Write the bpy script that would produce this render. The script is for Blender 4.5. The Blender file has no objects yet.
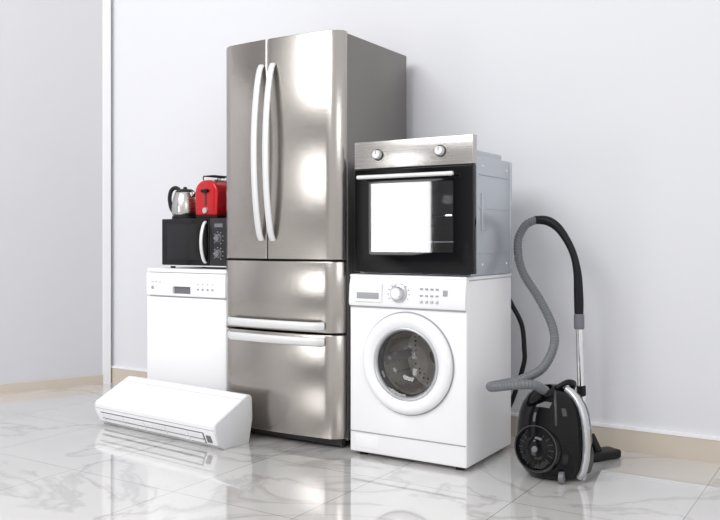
import bpy, bmesh, math
from mathutils import Vector, Matrix
S=bpy.context.scene
S.view_settings.view_transform='Standard'
C=bpy.data.collections.new('scene'); S.collection.children.link(C)

# ---------- materials ----------
def M(name,col,rough=.5,metal=0,**k):
    m=bpy.data.materials.new(name); m.use_nodes=True
    nt=m.node_tree; b=nt.nodes['Principled BSDF']
    b.inputs['Base Color'].default_value=(*col,1); b.inputs['Roughness'].default_value=rough
    b.inputs['Metallic'].default_value=metal
    for a,v in k.items(): b.inputs[a.replace('_',' ')].default_value=v
    tc=nt.nodes.new('ShaderNodeTexCoord'); n=nt.nodes.new('ShaderNodeTexNoise'); n.inputs['Scale'].default_value=6
    mr=nt.nodes.new('ShaderNodeMapRange'); mr.inputs[3].default_value=max(0,rough*.9); mr.inputs[4].default_value=min(1,rough*1.1)
    nt.links.new(tc.outputs['Object'],n.inputs['Vector']); nt.links.new(n.outputs[0],mr.inputs[0]); nt.links.new(mr.outputs[0],b.inputs['Roughness'])
    return m
def brushed(name,col,rough,scale=(1.5,1.5,220),bump=.02):
    m=M(name,col,rough,1); nt=m.node_tree; b=nt.nodes['Principled BSDF']
    tc=nt.nodes.new('ShaderNodeTexCoord'); mp=nt.nodes.new('ShaderNodeMapping'); mp.inputs['Scale'].default_value=scale
    n=nt.nodes.new('ShaderNodeTexNoise'); n.inputs['Scale'].default_value=2; n.inputs['Detail'].default_value=4
    nt.links.new(tc.outputs['Object'],mp.inputs[0]); nt.links.new(mp.outputs[0],n.inputs['Vector'])
    bp=nt.nodes.new('ShaderNodeBump'); bp.inputs['Strength'].default_value=bump*4; bp.inputs['Distance'].default_value=.002
    nt.links.new(n.outputs[0],bp.inputs['Height']); nt.links.new(bp.outputs[0],b.inputs['Normal'])
    mr=nt.nodes.new('ShaderNodeMapRange'); mr.inputs[3].default_value=rough*.75; mr.inputs[4].default_value=rough*1.3
    nt.links.new(n.outputs[0],mr.inputs[0]); nt.links.new(mr.outputs[0],b.inputs['Roughness'])
    return m
def glass(name,tint,gl=.08,rough=.02):
    m=bpy.data.materials.new(name); m.use_nodes=True; nt=m.node_tree; nt.nodes.clear()
    o=nt.nodes.new('ShaderNodeOutputMaterial'); mx=nt.nodes.new('ShaderNodeMixShader'); t=nt.nodes.new('ShaderNodeBsdfTransparent'); g=nt.nodes.new('ShaderNodeBsdfGlossy')
    t.inputs[0].default_value=(*tint,1); g.inputs['Roughness'].default_value=rough; mx.inputs[0].default_value=gl
    nt.links.new(t.outputs[0],mx.inputs[1]); nt.links.new(g.outputs[0],mx.inputs[2]); nt.links.new(mx.outputs[0],o.inputs[0]); return m
steel=brushed('fridge_steel',(.455,.425,.40),.20)
steel2=brushed('oven_steel',(.54,.52,.50),.25)
satin=M('satin_handle',(.74,.74,.75),.42,.35)
chrome=M('chrome',(.8,.8,.8),.08,1)
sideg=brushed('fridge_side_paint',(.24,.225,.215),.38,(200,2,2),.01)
galv=M('galvanised_steel',(.52,.55,.59),.35,.7)
white=M('white_enamel',(.88,.88,.90),.22)
whitep=M('white_plastic',(.86,.86,.88),.35)
offw=M('offwhite_plastic',(.70,.71,.73),.4)
gap=M('dark_gap',(.03,.03,.03),.6)
lgap=M('grey_gap',(.35,.36,.38),.6)
black=M('black_plastic',(.008,.008,.010),.4,Specular_IOR_Level=.25)
gloss=M('black_gloss',(.003,.003,.004),.05,Specular_IOR_Level=.35)
vgloss=M('vacuum_black_gloss',(.002,.002,.003),.05,Specular_IOR_Level=.28)
red=M('red_enamel',(.50,.006,.012),.15)
greyp=M('grey_plastic',(.16,.16,.18),.4)
ringm=M('dark_grey_trim',(.04,.04,.045),.3)
ventm=M('vent_dark',(.03,.03,.032),.45)
hoseg=M('hose_grey',(.15,.155,.17),.3)
silver=M('silver_plastic',(.58,.59,.61),.28,.6)
rub=M('rubber_gasket',(.08,.08,.085),.6)
cav=M('oven_cavity_enamel',(.02,.02,.022),.3)
cavrefl=M('oven_liner_painted_reflection',(.9,.9,.9),.4)  # white colour imitates the bright reflection in the oven window
wg=glass('washer_glass',(.60,.59,.58),.06)
og=glass('oven_glass',(.72,.72,.74),.15,.03)
og2=glass('oven_glass_inner',(.8,.8,.8),.02)
drum=M('drum_steel',(.6,.6,.61),.3,1)
nt=drum.node_tree; tc=nt.nodes.new('ShaderNodeTexCoord'); v=nt.nodes.new('ShaderNodeTexVoronoi'); v.inputs['Scale'].default_value=45; v.inputs['Randomness'].default_value=.15
cr=nt.nodes.new('ShaderNodeValToRGB'); cr.color_ramp.elements[0].position=.18; cr.color_ramp.elements[0].color=(.08,.08,.08,1); cr.color_ramp.elements[1].position=.26; cr.color_ramp.elements[1].color=(.85,.83,.81,1)
nt.links.new(tc.outputs['Object'],v.inputs['Vector']); nt.links.new(v.outputs['Distance'],cr.inputs[0]); nt.links.new(cr.outputs[0],nt.nodes['Principled BSDF'].inputs['Base Color'])
nt.nodes['Principled BSDF'].inputs['Metallic'].default_value=.6

# ---------- mesh helpers ----------
PEND=[]
def root(name,loc=(0,0,0),rz=None):
    e=bpy.data.objects.new(name,None); C.objects.link(e); e.empty_display_size=.1
    if rz is None: PEND.append((e,Vector(loc)))      # children authored in world coordinates
    else: e.location=loc; e.rotation_euler[2]=rz
    return e
def fin(bm,name,mat,par,angle=35,bevel=0,seg=3):
    if bevel>0:
        es=[e for e in bm.edges if len(e.link_faces)==2 and e.calc_face_angle(0)>math.radians(40)]
        bmesh.ops.bevel(bm,geom=es,offset=bevel,segments=seg,profile=.5,affect='EDGES',clamp_overlap=True)
    bmesh.ops.recalc_face_normals(bm,faces=bm.faces)
    me=bpy.data.meshes.new(name); bm.to_mesh(me); bm.free()
    for p in me.polygons: p.use_smooth=True
    me.set_sharp_from_angle(angle=math.radians(angle))
    me.materials.append(mat); o=bpy.data.objects.new(name,me); C.objects.link(o)
    if par: o.parent=par
    return o
def box(name,x0,x1,y0,y1,z0,z1,mat,par=None,bevel=0,seg=3):
    bm=bmesh.new(); bmesh.ops.create_cube(bm,size=1)
    for v in bm.verts: v.co=Vector(((x0+x1)/2+v.co.x*(x1-x0),(y0+y1)/2+v.co.y*(y1-y0),(z0+z1)/2+v.co.z*(z1-z0)))
    return fin(bm,name,mat,par,35,bevel,seg)
def prism(name,pts,axis,lo,hi,mat,par=None,bevel=0,seg=2,angle=35):
    bm=bmesh.new()
    def mk(p,h):
        return {'z':(p[0],p[1],h),'x':(h,p[0],p[1]),'y':(p[0],h,p[1])}[axis]
    A=[bm.verts.new(mk(p,lo)) for p in pts]; B=[bm.verts.new(mk(p,hi)) for p in pts]; n=len(pts)
    bm.faces.new(A[::-1]); bm.faces.new(B)
    for i in range(n): bm.faces.new((A[i],A[(i+1)%n],B[(i+1)%n],B[i]))
    bmesh.ops.recalc_face_normals(bm,faces=bm.faces)
    return fin(bm,name,mat,par,angle,bevel,seg)
def lathe(name,prof,cen,axis,mat,par=None,n=64,angle=40):
    bm=bmesh.new(); q=Vector(axis).normalized().to_track_quat('Z','Y').to_matrix(); cen=Vector(cen); rings=[]
    for r,h in prof:
        if r<1e-6: rings.append([bm.verts.new(cen+q@Vector((0,0,h)))])
        else: rings.append([bm.verts.new(cen+q@Vector((r*math.cos(2*math.pi*i/n),r*math.sin(2*math.pi*i/n),h))) for i in range(n)])
    for a,b in zip(rings,rings[1:]):
        for i in range(n):
            j=(i+1)%n
            if len(a)==1 and len(b)==1: continue
            if len(a)==1: bm.faces.new((a[0],b[i],b[j]))
            elif len(b)==1: bm.faces.new((a[i],b[0],a[j]))
            else: bm.faces.new((a[i],b[i],b[j],a[j]))
    return fin(bm,name,mat,par,angle)
def cyl(name,a,b,r,mat,par=None,n=32,bev=0):
    a=Vector(a); b=Vector(b); L=(b-a).length; e=min(bev,r*.5)
    prof=[(0,0),(r-e,0),(r,e),(r,L-e),(r-e,L),(0,L)] if e>0 else [(0,0),(r,0),(r,L),(0,L)]
    return lathe(name,prof,a,b-a,mat,par,n)
def spline(pts,per=14):
    P=[Vector(p) for p in pts]; P=[2*P[0]-P[1]]+P+[2*P[-1]-P[-2]]; out=[]
    for i in range(1,len(P)-2):
        for k in range(per):
            t=k/per; a,b,c,d=P[i-1:i+3]
            out.append(.5*((2*b)+(c-a)*t+(2*a-5*b+4*c-d)*t*t+(3*b-a-3*c+d)*t**3))
    out.append(P[-2]); return out
def resample(pts,step):
    out=[pts[0].copy()]; acc=0
    for a,b in zip(pts,pts[1:]):
        L=(b-a).length; pos=0
        while L>0 and acc+(L-pos)>=step:
            pos+=step-acc; acc=0; out.append(a.lerp(b,pos/L))
        acc+=L-pos
    return out
def sweep(name,pts,sec,mat,par=None,n=16,up=(0,0,1)):
    bm=bmesh.new(); N=len(pts); prev=Vector(up); rings=[]
    for i,p in enumerate(pts):
        t=(pts[min(i+1,N-1)]-pts[max(i-1,0)]).normalized()
        s=prev-t*prev.dot(t); s.normalize(); prev=s; w=t.cross(s)
        ra,rb=sec(i,i/(N-1))
        rings.append([bm.verts.new(p+s*ra*math.cos(2*math.pi*k/n)+w*rb*math.sin(2*math.pi*k/n)) for k in range(n)])
    for a,b in zip(rings,rings[1:]):
        for k in range(n): bm.faces.new((a[k],b[k],b[(k+1)%n],a[(k+1)%n]))
    bm.faces.new(rings[0][::-1]); bm.faces.new(rings[-1])
    return fin(bm,name,mat,par,50)
def cut(o,c):
    m=o.modifiers.new('b','BOOLEAN'); m.operation='DIFFERENCE'; m.object=c; m.solver='EXACT'
    bpy.context.view_layer.update()
    dg=bpy.context.evaluated_depsgraph_get(); me=bpy.data.meshes.new_from_object(o.evaluated_get(dg))
    o.modifiers.clear(); o.data=me; me.set_sharp_from_angle(angle=math.radians(35))
    bpy.data.objects.remove(c)

# ---------- room ----------
fm=M('marble_tile',(.8,.8,.8),.04); nt=fm.node_tree; b=nt.nodes['Principled BSDF']; N=nt.nodes.new; L=nt.links.new
tc=N('ShaderNodeTexCoord')
n1=N('ShaderNodeTexNoise'); n1.inputs['Scale'].default_value=1.1; n1.inputs['Detail'].default_value=8; n1.inputs['Distortion'].default_value=1.2; n1.inputs['Roughness'].default_value=.55
L(tc.outputs['Object'],n1.inputs['Vector'])
sb=N('ShaderNodeMath'); sb.operation='SUBTRACT'; sb.inputs[1].default_value=.5; ab=N('ShaderNodeMath'); ab.operation='ABSOLUTE'
L(n1.outputs[0],sb.inputs[0]); L(sb.outputs[0],ab.inputs[0])
cr=N('ShaderNodeValToRGB'); e=cr.color_ramp.elements; e[0].position=0; e[0].color=(.53,.52,.51,1); e[1].position=.028; e[1].color=(.71,.70,.69,1)
L(ab.outputs[0],cr.inputs[0])
n2=N('ShaderNodeTexNoise'); n2.inputs['Scale'].default_value=.9; n2.inputs['Detail'].default_value=5; L(tc.outputs['Object'],n2.inputs['Vector'])
cr2=N('ShaderNodeValToRGB'); e=cr2.color_ramp.elements; e[0].position=.35; e[0].color=(.82,.82,.82,1); e[1].position=.6; e[1].color=(1,1,1,1); L(n2.outputs[0],cr2.inputs[0])
mu=N('ShaderNodeMix'); mu.data_type='RGBA'; mu.blend_type='MULTIPLY'; mu.inputs[0].default_value=1; L(cr.outputs[0],mu.inputs[6]); L(cr2.outputs[0],mu.inputs[7])
br=N('ShaderNodeTexBrick'); br.offset=0; br.inputs['Scale'].default_value=1; br.inputs['Brick Width'].default_value=.6; br.inputs['Row Height'].default_value=.6; br.inputs['Mortar Size'].default_value=.0022
br.inputs['Color1'].default_value=(1,1,1,1); br.inputs['Color2'].default_value=(.95,.95,.95,1); br.inputs['Mortar'].default_value=(.5,.49,.48,1); L(tc.outputs['Object'],br.inputs['Vector'])
m2=N('ShaderNodeMix'); m2.data_type='RGBA'; m2.blend_type='MULTIPLY'; m2.inputs[0].default_value=1; L(mu.outputs[2],m2.inputs[6]); L(br.outputs[0],m2.inputs[7]); L(m2.outputs[2],b.inputs['Base Color'])
b.inputs['Specular IOR Level'].default_value=1.0; b.inputs['Coat Weight'].default_value=.9; b.inputs['Coat Roughness'].default_value=.02
floor=box('floor',-7.5,3,-3,4.2,-.1,0,fm)
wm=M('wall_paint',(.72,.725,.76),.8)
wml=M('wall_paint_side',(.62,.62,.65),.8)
basem=M('baseboard_beige',(.60,.53,.45),.5)
trimw=M('trim_white',(.88,.88,.90),.5)
box('wall_back',-6.5,3,4.03,4.2,0,3.4,wm)
box('baseboard_back',-6.5,3,4.012,4.03,0,.105,basem)
box('trim_1',-6.5,3,4.008,4.03,.105,.118,trimw)
d=Vector((-4.88+4.64,3.32-3.92,0)).normalized(); nrm=Vector((-d.y,d.x,0))
if nrm.x<0: nrm=-nrm
def slab(name,s0,s1,off0,off1,z0,z1,mat):
    o=Vector((-4.64,3.92,0)); P=[o+d*s0+nrm*off0,o+d*s1+nrm*off0,o+d*s1+nrm*off1,o+d*s0+nrm*off1]
    return prism(name,[(p.x,p.y) for p in P],'z',z0,z1,mat)
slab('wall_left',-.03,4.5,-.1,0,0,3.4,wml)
slab('baseboard_left',-.03,4.5,.0,.012,0,.062,basem)
slab('trim_2',-.085,-.03,-.1,.010,0,3.4,trimw)

# ---------- fridge ----------
F=root('refrigerator',(-2.55,3.3,0))
XL,XR,XC,XS=-2.928,-2.182,-2.57,-2.605
def fy(x):
    y=3.262+.022*((x-XC)/.36)**2
    for e,s in ((XL,1),(XR,-1)):
        t=(x-e)*s
        if t<.07: y+=.035*((.07-t)/.07)**2
    return y
def door(name,x0,x1,z0,z1):
    n=26; pts=[(x0+(x1-x0)*i/n,fy(x0+(x1-x0)*i/n)) for i in range(n+1)]
    pts=pts+[(x1,3.352),(x0,3.352)]
    return prism(name,pts,'z',z0,z1,steel,F,.004,2,30)
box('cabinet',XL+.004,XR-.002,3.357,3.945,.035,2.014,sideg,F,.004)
box('cabinet_gasket',XL+.012,XR-.012,3.345,3.36,.06,2.0,gap,F)
door('door_left',XL,XS-.0025,.915,2.022); door('door_right',XS+.0025,XR,.915,2.022)
door('drawer_upper',XL,XR,.560,.905); door('drawer_lower',XL,XR,.050,.550)
box('kick_plate',XL+.02,XR-.02,3.33,3.36,.012,.048,gap,F)
for i,(x,y) in enumerate([(XL+.06,3.40),(XR-.06,3.40),(XL+.06,3.88),(XR-.06,3.88)]): cyl('foot_%d'%i,(x,y,0),(x,y,.037),.022,black,F)
for nm,x in (('handle_left',XS-.036),('handle_right',XS+.038)):
    pts=[]
    for i in range(41):
        t=i/40; z=1.01+.88*t; bow=math.sin(math.pi*t)**.6
        pts.append(Vector((x,fy(x)-.004-.060*bow,z)))
    sweep(nm,pts,lambda i,t:(.019,.009),satin,F,16,up=(1,0,0))
for nm,z in (('drawer_handle_upper',.592),('drawer_handle_lower',.518)):
    pts=[]
    for i in range(41):
        t=i/40; x=-2.868+.60*t; bow=min(1,math.sin(math.pi*t)*6)
        pts.append(Vector((x,fy(x)-.002-.028*bow,z)))
    sweep(nm,pts,lambda i,t:(.021,.009),satin,F,16)

# ---------- washer ----------
Wm=root('washing_machine',(-1.81,3.3,0))
x0,x1,yf,yb=-2.115,-1.513,3.265,3.781
bd=box('body',x0,x1,yf+.004,yb,.018,.848,white,Wm,.008)
dc=(-1.806,yf,.452)
cc=cyl('c',(dc[0],yf-.1,dc[2]),(dc[0],yf+.36,dc[2]),.171,white,None,64); cut(bd,cc)
lathe('drum',[(.158,0),(.152,.03),(.169,.06),(.167,.30),(.12,.315),(0,.32)],(dc[0],yf+.005,dc[2]),(0,1,0),drum,Wm)
for k in range(3):
    a=math.radians(60+k*120); cxx=dc[0]+.163*math.cos(a); cz=dc[2]+.163*math.sin(a)
    cyl('drum_paddle_%d'%k,(cxx,yf+.09,cz),(cxx,yf+.30,cz),.022,silver,Wm,16,.008)
lathe('drum_hub',[(.05,-.0),(.046,.01),(.02,.016),(0,.017)],(dc[0],yf+.322,dc[2]),(0,-1,0),silver,Wm,32)
lathe('gasket',[(.172,-.004),(.150,-.012),(.140,.01),(.146,.04),(.172,.05)],(dc[0],yf,dc[2]),(0,1,0),rub,Wm)
lathe('door_ring',[(.228,.0),(.229,.012),(.222,.024),(.205,.031),(.186,.030),(.170,.020),(.160,.014),(.158,.0)],(dc[0],yf+.003,dc[2]),(0,-1,0),white,Wm,96)
lathe('door_chrome_trim',[(.166,.017),(.164,.024),(.157,.026),(.150,.020),(.146,.004)],(dc[0],yf+.003,dc[2]),(0,-1,0),silver,Wm,96)
lathe('door_glass',[(.149,.010),(.135,.004),(.12,-.02),(.10,-.05),(.06,-.065),(0,-.07)],(dc[0],yf,dc[2]),(0,-1,0),wg,Wm,64)
lathe('door_seam',[(.2345,.0),(.2345,.002),(.228,.002)],(dc[0],yf+.003,dc[2]),(0,-1,0),lgap,Wm,96)
box('door_catch',-1.600,-1.580,yf-.022,yf+.006,.42,.49,whitep,Wm,.006)
prism('control_panel',[(yf+.01,.700),(yf-.006,.704),(yf-.010,.72),(yf-.004,.80),(yf+.006,.838),(yf+.02,.846),(yf+.03,.846),(yf+.03,.700)],'x',x0+.001,x1-.001,whitep,Wm,.003)
box('panel_seam',x0+.004,x1-.004,yf+.0,yf+.01,.696,.701,lgap,Wm)
box('top_plate',x0-.001,x1+.001,yf+.002,yb+.004,.834,.850,white,Wm,.006)
box('top_seam',x0+.002,x1+.0008,yf+.03,yb-.003,.830,.8345,lgap,Wm)
box('detergent_drawer',x0+.035,x0+.185,yf-.016,yf,.722,.812,white,Wm,.006)
box('drawer_grip',x0+.05,x0+.17,yf-.0175,yf-.012,.738,.768,lgap,Wm,.004)
lathe('program_knob',[(.043,0),(.042,.006),(.032,.009),(.030,.028),(.026,.032),(0,.032)],(-1.845,yf-.006,.768),(0,-1,0.03),silver,Wm)
lathe('knob_cap',[(.022,.031),(.021,.035),(0,.036)],(-1.845,yf-.006,.768),(0,-1,0.03),whitep,Wm)
for i in range(4):
    for j in range(2): box('indicator_%d_%d'%(i,j),-1.735+.026*i,-1.722+.026*i,yf-.011,yf-.004,.758+.03*j,.765+.03*j,lgap,Wm,.001)
for i in range(4): lathe('button_%d'%i,[(.008,0),(.008,.004),(0,.005)],(-1.728+.026*i,yf-.008,.735),(0,-1,0),silver,Wm,20)
box('display',-1.622,-1.600,yf-.0095,yf-.002,.762,.788,lgap,Wm,.002)
for i in range(10):
    a=math.radians(-30+i*26.6); box('mark_%d'%i,-1.845+.055*math.cos(a)-.003,-1.845+.055*math.cos(a)+.003,yf-.0105,yf-.004,.766+.045*math.sin(a)-.0015,.766+.045*math.sin(a)+.0015,lgap,Wm)
box('kick_seam',x0+.004,x1-.004,yf+.0015,yf+.01,.112,.117,lgap,Wm)
box('kick_door',x0+.03,x0+.16,yf+.002,yf+.01,.04,.10,white,Wm,.002)
for i,(x,y) in enumerate([(x0+.05,yf+.05),(x1-.05,yf+.05),(x0+.05,yb-.05),(x1-.05,yb-.05)]): cyl('foot_%d'%i,(x,y,0),(x,y,.022),.022,black,Wm)
hp=resample(spline([(-1.545,3.80,.74),(-1.538,3.85,.69),(-1.491,3.86,.593),(-1.478,3.86,.48),(-1.481,3.86,.397),(-1.533,3.84,.219),(-1.56,3.80,.15)]),.006)
sweep('drain_hose',hp,lambda i,t:((.013,.013) if i%2 else (.0105,.0105)),black,Wm,12)

# ---------- oven ----------
O=root('built_in_oven',(-1.79,3.5,.85))
ox0,ox1,of=-2.083,-1.478,3.280
body=box('chassis',-2.065,-1.505,of+.02,3.76,.852,1.385,galv,O,.003)
c=box('c',-2.035,-1.545,of-.05,3.70,.90,1.33,cav); cut(body,c)
box('chassis_step',-2.03,-1.53,of+.10,3.70,1.385,1.415,galv,O,.004)
fl=box('chassis_flange',-2.078,-1.492,of+.02,of+.045,.855,1.45,galv,O,.002)
cc=box('c',-2.035,-1.545,of-.05,3.5,.90,1.33,cav); cut(fl,cc)
box('liner_back',-2.034,-1.546,3.69,3.699,.901,1.329,cav,O)
box('liner_left',-2.034,-2.028,of+.02,3.69,.901,1.329,cavrefl,O)
box('liner_right',-1.552,-1.546,of+.02,3.69,.901,1.329,cav,O)
box('liner_top',-2.03,-1.55,of+.02,3.69,1.323,1.329,cav,O)
box('liner_bottom',-2.03,-1.55,of+.02,3.69,.901,.907,cav,O)
for k,z in enumerate((1.0,1.12)):
    for i in range(8): cyl('rack_%d_wire_%d'%(k,i),(-1.80+i*.034,3.42,z),(-1.80+i*.034,3.66,z),.0022,chrome,O,8)
    cyl('rack_%d_front'%k,(-1.82,3.42,z),(-1.555,3.42,z),.004,chrome,O,8); cyl('rack_%d_rear'%k,(-2.025,3.66,z),(-1.555,3.66,z),.004,chrome,O,8)
for i,z in enumerate((.95,1.15,1.30)): box('side_rib_%d'%i,-1.506,-1.501,of+.10,3.72,z,z+.006,galv,O,.001)
box('side_bracket',-1.506,-1.499,of+.12,of+.17,1.05,1.22,galv,O,.002)
for i,(y,z) in enumerate(((3.42,.90),(3.70,.90),(3.42,1.34),(3.70,1.34))): lathe('screw_%d'%i,[(.006,0),(.005,.003),(0,.003)],(-1.505,y,z),(1,0,0),chrome,O,12)
box('rear_post',-1.51,-1.500,3.735,3.757,.87,1.38,galv,O,.002)
dr=box('door_frame',ox0,ox1,of-.022,of+.015,.862,1.335,gloss,O,.003)
cc=box('c',ox0+.085,ox1-.095,of-.2,of+.2,.955,1.270,gloss); cut(dr,cc)
box('door_glass',ox0+.075,ox1-.085,of-.018,of-.015,.945,1.28,og,O)
box('door_glass_inner',ox0+.075,ox1-.085,of+.008,of+.010,.945,1.28,og2,O)
box('control_panel',ox0,ox1,of-.022,of+.02,1.340,1.466,steel2,O,.003)
box('panel_gap',ox0+.004,ox1-.004,of-.01,of+.015,1.33,1.345,gap,O)
for i,x in enumerate((ox0+.13,ox1-.155)):
    lathe('knob_bezel_%d'%i,[(.027,0),(.027,.003),(.022,.005)],(x,of-.022,1.402),(0,-1,0),ringm,O,40)
    lathe('knob_%d'%i,[(.021,.003),(.019,.022),(.017,.025),(0,.025)],(x,of-.022,1.402),(0,-1,0),satin,O,40)
    box('knob_mark_%d'%i,x-.001,x+.001,of-.0485,of-.046,1.403,1.418,gap,O)
    for k in range(9):
        a=math.radians(-50+35*k); px=x+.037*math.cos(a); pz=1.402+.037*math.sin(a)
        box('knob_tick_%d_%d'%(i,k),px-.0015,px+.0015,of-.0226,of-.02,pz-.0015,pz+.0015,gap,O)
cyl('handle_bar',(ox0+.04,of-.062,1.298),(ox1-.075,of-.062,1.298),.0095,satin,O,24,.003)
for i,x in enumerate((ox0+.075,ox1-.11)): cyl('handle_post_%d'%i,(x,of-.062,1.298),(x,of-.02,1.298),.008,satin,O,20)
ll=bpy.data.lights.new('cavity_fill_light','POINT'); ll.energy=4; ll.shadow_soft_size=.02; lo=bpy.data.objects.new('cavity_fill_light',ll); C.objects.link(lo); lo.location=(-1.72,3.48,1.20); lo.parent=O  # added light, brightens the left wall of the cavity

# ---------- dishwasher ----------
D=root('dishwasher',(-3.24,3.5,0))
dx0,dx1,dy=-3.545,-2.945,3.34
box('body',dx0+.003,dx1-.003,dy+.02,3.93,.02,.835,offw,D,.004)
box('worktop',dx0,dx1,dy+.002,3.93,.828,.850,white,D,.006)
box('door',dx0+.002,dx1-.002,dy,dy+.022,.11,.690,white,D,.005)
cp=box('control_panel',dx0+.001,dx1-.001,dy-.006,dy+.022,.697,.826,white,D,.007)
cc=box('c',-3.335,-3.20,dy-.05,dy+.012,.712,.752,gap); cut(cp,cc)
box('grip_recess',-3.335,-3.20,dy+.010,dy+.013,.71,.754,greyp,D)
for i in range(4): box('button_%d'%i,-3.15+.035*i,-3.137+.035*i,dy-.009,dy-.004,.735,.745,lgap,D,.001)
for i in range(4): box('status_light_%d'%i,-3.148+.035*i,-3.139+.035*i,dy-.0075,dy-.004,.765,.770,lgap,D)
for i in range(3): box('label_%d'%i,-3.50+.03*i,-3.482+.03*i,dy-.0075,dy-.004,.772,.776,lgap,D)
lathe('power_button',[(.010,0),(.009,.004),(0,.004)],(-3.49,dy-.006,.742),(0,-1,0),lgap,D,20)
box('kick_plate',dx0+.01,dx1-.01,dy+.04,dy+.055,.02,.105,offw,D)
for i,(x,y) in enumerate([(dx0+.05,dy+.08),(dx1-.05,dy+.08),(dx0+.05,3.88),(dx1-.05,3.88)]): cyl('foot_%d'%i,(x,y,0),(x,y,.022),.02,black,D)

# ---------- microwave ----------
Mi=root('microwave_oven',(-3.24,3.57,.85))
a0,a1,my=-3.487,-2.990,3.40
mwin=M('microwave_window',(.008,.008,.009),.12,Specular_IOR_Level=.4)
mpan=M('microwave_panel',(.012,.012,.014),.3)
box('case',a0+.002,a1-.002,my+.02,3.75,.862,1.130,black,Mi,.006)
box('door',a0,-3.125,my,my+.022,.868,1.130,gloss,Mi,.005)
box('window',a0+.045,-3.19,my-.0015,my+.002,.90,1.098,mwin,Mi,.001)
box('control_panel',-3.122,a1,my,my+.022,.868,1.130,mpan,Mi,.005)
box('trim_strip',a0,a1,my-.001,my+.02,.862,.868,satin,Mi,.001)
hp=[Vector((-3.150,my-.001-.035*math.sin(math.pi*i/24)**.6,.885+.225*i/24)) for i in range(25)]
sweep('handle',hp,lambda i,t:(.011,.007),satin,Mi,12,up=(1,0,0))
for i,z in enumerate((1.02,.935)):
    lathe('knob_%d'%i,[(.024,0),(.023,.004),(.018,.005),(.017,.018),(0,.019)],(-3.055,my,z),(0,-1,0),greyp,Mi,32)
    for k in range(8):
        a=math.radians(-60+40*k); px=-3.055+.034*math.cos(a); pz=z+.034*math.sin(a); box('tick_%d_%d'%(i,k),px-.0018,px+.0018,my-.001,my+.002,pz-.0018,pz+.0018,whitep,Mi)
box('clock',-3.085,-3.025,my-.001,my+.002,1.08,1.10,greyp,Mi)
for i,(x,y) in enumerate([(a0+.04,my+.05),(a1-.04,my+.05),(a0+.04,3.71),(a1-.04,3.71)]): cyl('foot_%d'%i,(x,y,.850),(x,y,.864),.014,black,Mi,16)

# ---------- kettle ----------
KC=(-3.400,3.50,1.13)
K=root('electric_kettle',KC); kc=KC
lathe('base',[(0,0),(.074,0),(.076,.006),(.074,.016),(.068,.02)],kc,(0,0,1),black,K)
lathe('body',[(.068,.018),(.074,.024),(.077,.04),(.076,.08),(.069,.12),(.058,.15),(.054,.156)],kc,(0,0,1),steel2,K)
lathe('lid',[(.055,.154),(.054,.162),(.042,.172),(.012,.176),(.010,.186),(0,.188)],kc,(0,0,1),black,K)
prism('spout',[(.052,.112),(.088,.150),(.084,.157),(.045,.157)],'y',-.016,.016,steel2,K,.004).location=Vector(kc)
hp=spline([Vector(kc)+Vector(p) for p in ((-.035,-.01,.172),(-.06,-.02,.182),(-.082,-.03,.165),(-.089,-.035,.12),(-.083,-.03,.07),(-.070,-.026,.045))],8)
sweep('handle',hp,lambda i,t:(.008,.012),black,K,12,up=(0,1,0))

# ---------- toaster ----------
TC=(-3.185,3.54,1.13)
T=root('toaster',TC)
def rr(w,h,r,n=8,zb=0):
    pts=[(-w/2+.006,zb),(w/2-.006,zb)]
    for k in range(n+1): a=math.pi/2*k/n; pts.append((w/2-r+r*math.cos(a),zb+h-r+r*math.sin(a)))
    for k in range(n+1): a=math.pi/2+math.pi/2*k/n; pts.append((-w/2+r+r*math.cos(a),zb+h-r+r*math.sin(a)))
    return pts
def TT(o): o.location=TC; return o
TT(prism('shell',rr(.172,.200,.075,10,.015),'y',-.10,.12,red,T,.012,3))
TT(box('base',-.078,.078,-.093,.113,0,.022,black,T,.004))
TT(box('top_plate',-.040,.040,-.075,.095,.209,.218,chrome,T,.003))
for i,x in enumerate((-.020,.020)): TT(box('slot_%d'%i,x-.011,x+.011,-.06,.08,.2175,.2195,gap,T))
TT(box('lever_slot',-.006,.006,-.1015,-.097,.07,.17,gap,T)); TT(box('lever',-.024,.024,-.12,-.098,.145,.163,black,T,.005))
TT(lathe('browning_dial',[(.018,0),(.016,.012),(0,.012)],(0,-.099,.045),(0,-1,0),silver,T,24))
for i,y in enumerate((-.06,.08)):
    TT(sweep('bun_rack_leg_%d'%i,spline([Vector(p) for p in ((-.045,y,.205),(-.055,y,.236),(0,y,.242),(.055,y,.236),(.045,y,.205))],6),lambda i,t:(.003,.003),black,T,8,up=(0,1,0)))
for i,x in enumerate((-.04,0,.04)): TT(cyl('bun_rack_bar_%d'%i,(x,-.075,.240),(x,.10,.240),.0035,black,T,8))

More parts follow.
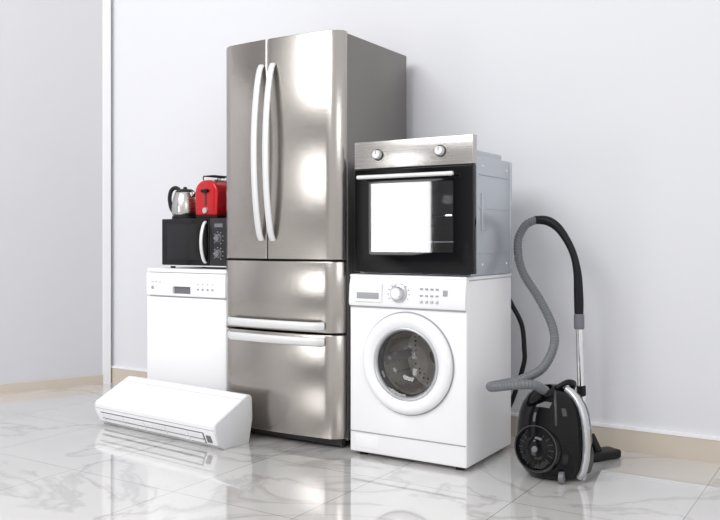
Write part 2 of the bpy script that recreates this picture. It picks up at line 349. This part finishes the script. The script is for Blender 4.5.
# ---------- air conditioner ----------
A=root('split_air_conditioner',(-2.67,3.015,0),math.radians(-5))
def ext(nm,pts,lo,hi,mat,bev=.006,ang=35):
    return prism(nm,pts,'x',lo,hi,mat,A,bev,2,ang)
Ln=.955
prof=[(.0,.0),(-.030,.022),(-.056,.080),(-.061,.118),(-.055,.131),(-.04,.139),(.05,.184),(.13,.224),(.160,.238),(.176,.238),(.186,.222),(.190,.12),(.165,.0)]
ext('housing',prof,-Ln+.012,-.012,white,0,25)
ext('end_cap_right',prof,-.0118,0,offw,.003,30); ext('end_cap_left',prof,-Ln,-Ln+.0118,offw,.003,30)
def face(t0,t1,off,lo,hi,mat,nm,a=(-.030,.022),b_=(-.056,.080),th=.004):
    a=Vector(a); b2=Vector(b_); dd=b2-a; n=Vector((-abs(dd.y),-abs(dd.x))).normalized()
    p=[a+dd*t0+n*off,a+dd*t1+n*off,a+dd*t1+n*(off-th),a+dd*t0+n*(off-th)]
    return prism(nm,[tuple(q) for q in p],'x',lo,hi,mat,A)
face(.0,1.0,.001,-Ln+.05,-.09,greyp,'outlet_recess')
face(.10,.36,.006,-Ln+.055,-.095,whitep,'louver_lower',th=.005)
face(.50,.92,.007,-Ln+.055,-.095,whitep,'louver_upper',th=.005)
for i in range(5): face(.05,.95,.008,-.20-.17*i,-.196-.17*i,offw,'louver_rib_%d'%i)
face(.45,.50,.0015,-Ln+.013,-.013,lgap,'panel_seam',a=(-.056,.080),b_=(-.061,.118),th=.003)
face(.2,.8,.004,-.075,-.045,greyp,'display_window')
prism('intake_seam',[(.120,.2205),(.126,.2235),(.126,.2195),(.120,.2165)],'x',-Ln+.013,-.013,offw,A)

# ---------- vacuum cleaner ----------
V=root('canister_vacuum_cleaner',(-1.186,3.448,0),math.radians(6))
rg=[(.0,.085,.075),(.012,.115,.105),(.05,.142,.128),(.10,.154,.136),(.16,.158,.138),(.22,.154,.134),(.27,.146,.126),(.31,.132,.116),(.345,.108,.098),(.368,.080,.075),(.384,.045,.043),(.388,.02,.02)]
def ab_(z):
    for p,q in zip(rg,rg[1:]):
        if p[0]<=z<=q[0]:
            t=(z-p[0])/(q[0]-p[0]); return p[1]+(q[1]-p[1])*t,p[2]+(q[2]-p[2])*t
    return rg[-1][1:]
bm=bmesh.new(); n=48; rings=[]
for z,a,bb in rg:
    R=[]
    for k in range(n):
        th=2*math.pi*k/n; c_=math.cos(th); s_=math.sin(th); e=.85
        R.append(bm.verts.new((a*math.copysign(abs(c_)**e,c_),bb*math.copysign(abs(s_)**e,s_),z)))
    rings.append(R)
for a,bb in zip(rings,rings[1:]):
    for k in range(n): bm.faces.new((a[k],a[(k+1)%n],bb[(k+1)%n],bb[k]))
bm.faces.new(rings[0][::-1]); bm.faces.new(rings[-1])
fin(bm,'body',vgloss,V,60)
pts=[]
for i in range(34):
    z=.02+.358*i/33; a,bb=ab_(z); pts.append(Vector((a*.90+.008,-bb*.36-.01,z)))
sweep('silver_band',pts,lambda i,t:(.016,.040*math.sin(math.pi*(.1+.85*t))**.5),silver,V,16,up=(1,0,0))
pts=[]
for i in range(24):
    z=.24+.135*i/23; a,bb=ab_(z); pts.append(Vector((a*.25,-bb*.965,z)))
sweep('bonnet_trim',pts,lambda i,t:(.006,.006),ringm,V,10,up=(1,0,0))
wc=Vector((-.042,-.116,.136)); wax=Vector((-.22,-1,.05)).normalized()
lathe('wheel_left_tire',[(.0,-.05),(.101,-.05),(.105,-.03),(.105,.0),(.101,.014),(.088,.018),(.083,.010),(.054,.016),(.048,.022),(.028,.024),(0,.026)],wc,wax,vgloss,V,64)
for r in (.095,.048):
    lathe('wheel_ring_%d'%int(r*1000),[(r-.003,.012),(r-.0015,.0205),(r+.0015,.0205),(r+.003,.012)],wc,wax,ringm,V,64)
q=wax.to_track_quat('Z','Y').to_matrix()
for k in range(18):
    a=2*math.pi*k/18; u=q@Vector((math.cos(a),math.sin(a),0))
    cyl('wheel_vent_%d'%k,wc+u*.057+wax*.0155,wc+u*.080+wax*.0115,.0018,ventm,V,8)
lathe('wheel_hub',[(.014,.02),(.012,.031),(0,.033)],wc,wax,greyp,V,32)
lathe('wheel_right',[(0,-.012),(.055,-.012),(.062,.0),(.058,.012),(0,.014)],(.132,.04,.075),(1,-.1,0),ventm,V,40)
lathe('castor',[(0,-.01),(.025,-.01),(.025,.01),(0,.01)],(.06,-.12,.026),(1,0,0),greyp,V,24)
lathe('hose_port',[(.034,-.03),(.034,.012),(.030,.022),(.026,.024)],(-.01,-.06,.362),(-.3,-.45,.9),black,V,32)
pts=spline([Vector(p) for p in ((.05,.06,.345),(.075,.03,.39),(.06,-.02,.405),(.02,-.04,.38))],8)
sweep('carry_handle',pts,lambda i,t:(.011,.016),black,V,12)
def wl(p):
    return Matrix.Rotation(-math.radians(6),3,'Z')@(Vector(p)-Vector((-1.186,3.448,0)))
hpts=[(-1.373,3.75,1.109),(-1.428,3.74,1.077),(-1.456,3.72,.996),(-1.428,3.70,.868),(-1.329,3.67,.733),(-1.261,3.64,.623),(-1.238,3.60,.538),(-1.262,3.52,.444),(-1.327,3.44,.400),(-1.393,3.385,.382),(-1.425,3.33,.376),(-1.390,3.275,.384),(-1.30,3.262,.402),(-1.225,3.30,.405),(-1.195,3.37,.372)]
hs=resample(spline([wl(p) for p in hpts],20),.0045)
sweep('hose',hs,lambda i,t:((.0205,.0205) if i%3 else (.0175,.0175)),hoseg,V,18)
gp=[(-1.385,3.75,1.106),(-1.319,3.75,1.099),(-1.261,3.75,1.057),(-1.205,3.75,.965),(-1.180,3.75,.87),(-1.173,3.75,.76),(-1.171,3.75,.66)]
sweep('handle_grip',spline([wl(p) for p in gp],10),lambda i,t:(.019+.003*math.sin(9*t),.019),black,V,18)
cyl('wand_collar',wl((-1.171,3.75,.67)),wl((-1.170,3.75,.60)),.024,greyp,V,28,.004)
cyl('wand_upper',wl((-1.170,3.75,.66)),wl((-1.166,3.765,.30)),.0165,chrome,V,28)
cyl('wand_joint',wl((-1.166,3.765,.34)),wl((-1.165,3.767,.29)),.021,black,V,28,.004)
cyl('wand_lower',wl((-1.165,3.765,.31)),wl((-1.130,3.80,.07)),.0165,chrome,V,28)
cyl('floor_head_neck',wl((-1.135,3.795,.11)),wl((-1.10,3.80,.035)),.022,black,V,24,.004)
o=box('floor_head',-.11,.11,-.045,.045,.004,.045,black,V,.012); o.location=wl((-1.10,3.80,0)); o.location.z=-.004; o.rotation_euler[2]=math.radians(55)

for e,l in PEND:
    e.location=l
    for ch in e.children: ch.matrix_parent_inverse=Matrix.Translation(-l)

# ---------- lights / world / camera ----------
def area(nm,loc,tgt,sx,sy,e,col=(1,1,1)):
    l=bpy.data.lights.new(nm,'AREA'); l.shape='RECTANGLE'; l.size=sx; l.size_y=sy; l.energy=e; l.color=col
    o=bpy.data.objects.new(nm,l); C.objects.link(o); o.location=loc; o.rotation_euler=(Vector(tgt)-Vector(loc)).to_track_quat('-Z','Y').to_euler(); return o
area('key_softbox',(-3.3,-1.4,4.3),(-2.2,3.5,.8),3.6,2.2,190)
area('strip_softbox',(-4.3,-1.0,1.26),(-4.0,3.0,1.26),.80,1.1,16)
area('fill_softbox',(1.8,-.5,2.6),(-1.6,3.5,.8),1.5,1.5,22)
w=bpy.data.worlds.new('banded_reflection_world'); S.world=w; w.use_nodes=True; nt=w.node_tree; bg=nt.nodes['Background']
tc=nt.nodes.new('ShaderNodeTexCoord'); g=nt.nodes.new('ShaderNodeTexGradient'); g.gradient_type='RADIAL'; nt.links.new(tc.outputs['Generated'],g.inputs[0])
cr=nt.nodes.new('ShaderNodeValToRGB'); nt.links.new(g.outputs[0],cr.inputs[0]); nt.links.new(cr.outputs[0],bg.inputs[0]); bg.inputs[1].default_value=.95
el=cr.color_ramp.elements; stops=[(0,.9),(.09,.8),(.12,.10),(.145,.95),(.158,1.0),(.175,.10),(.20,.4),(.25,.95),(.5,1),(1,.75)]  # invented bright and dark bands, shaped for the steel's reflections
el[0].position=0; el[0].color=(.9,.9,.91,1); el[1].position=1; el[1].color=(.9,.9,.91,1)
for p,v in stops[1:-1]:
    q=el.new(p); q.color=(v,v*.995,v*.99,1)
cam=bpy.data.cameras.new('camera'); co=bpy.data.objects.new('camera',cam); C.objects.link(co); S.camera=co
co.location=(0,0,1.01); co.rotation_euler=(math.radians(90),0,math.asin(.533)); cam.lens=41.25; cam.sensor_width=36; cam.shift_y=-20/720
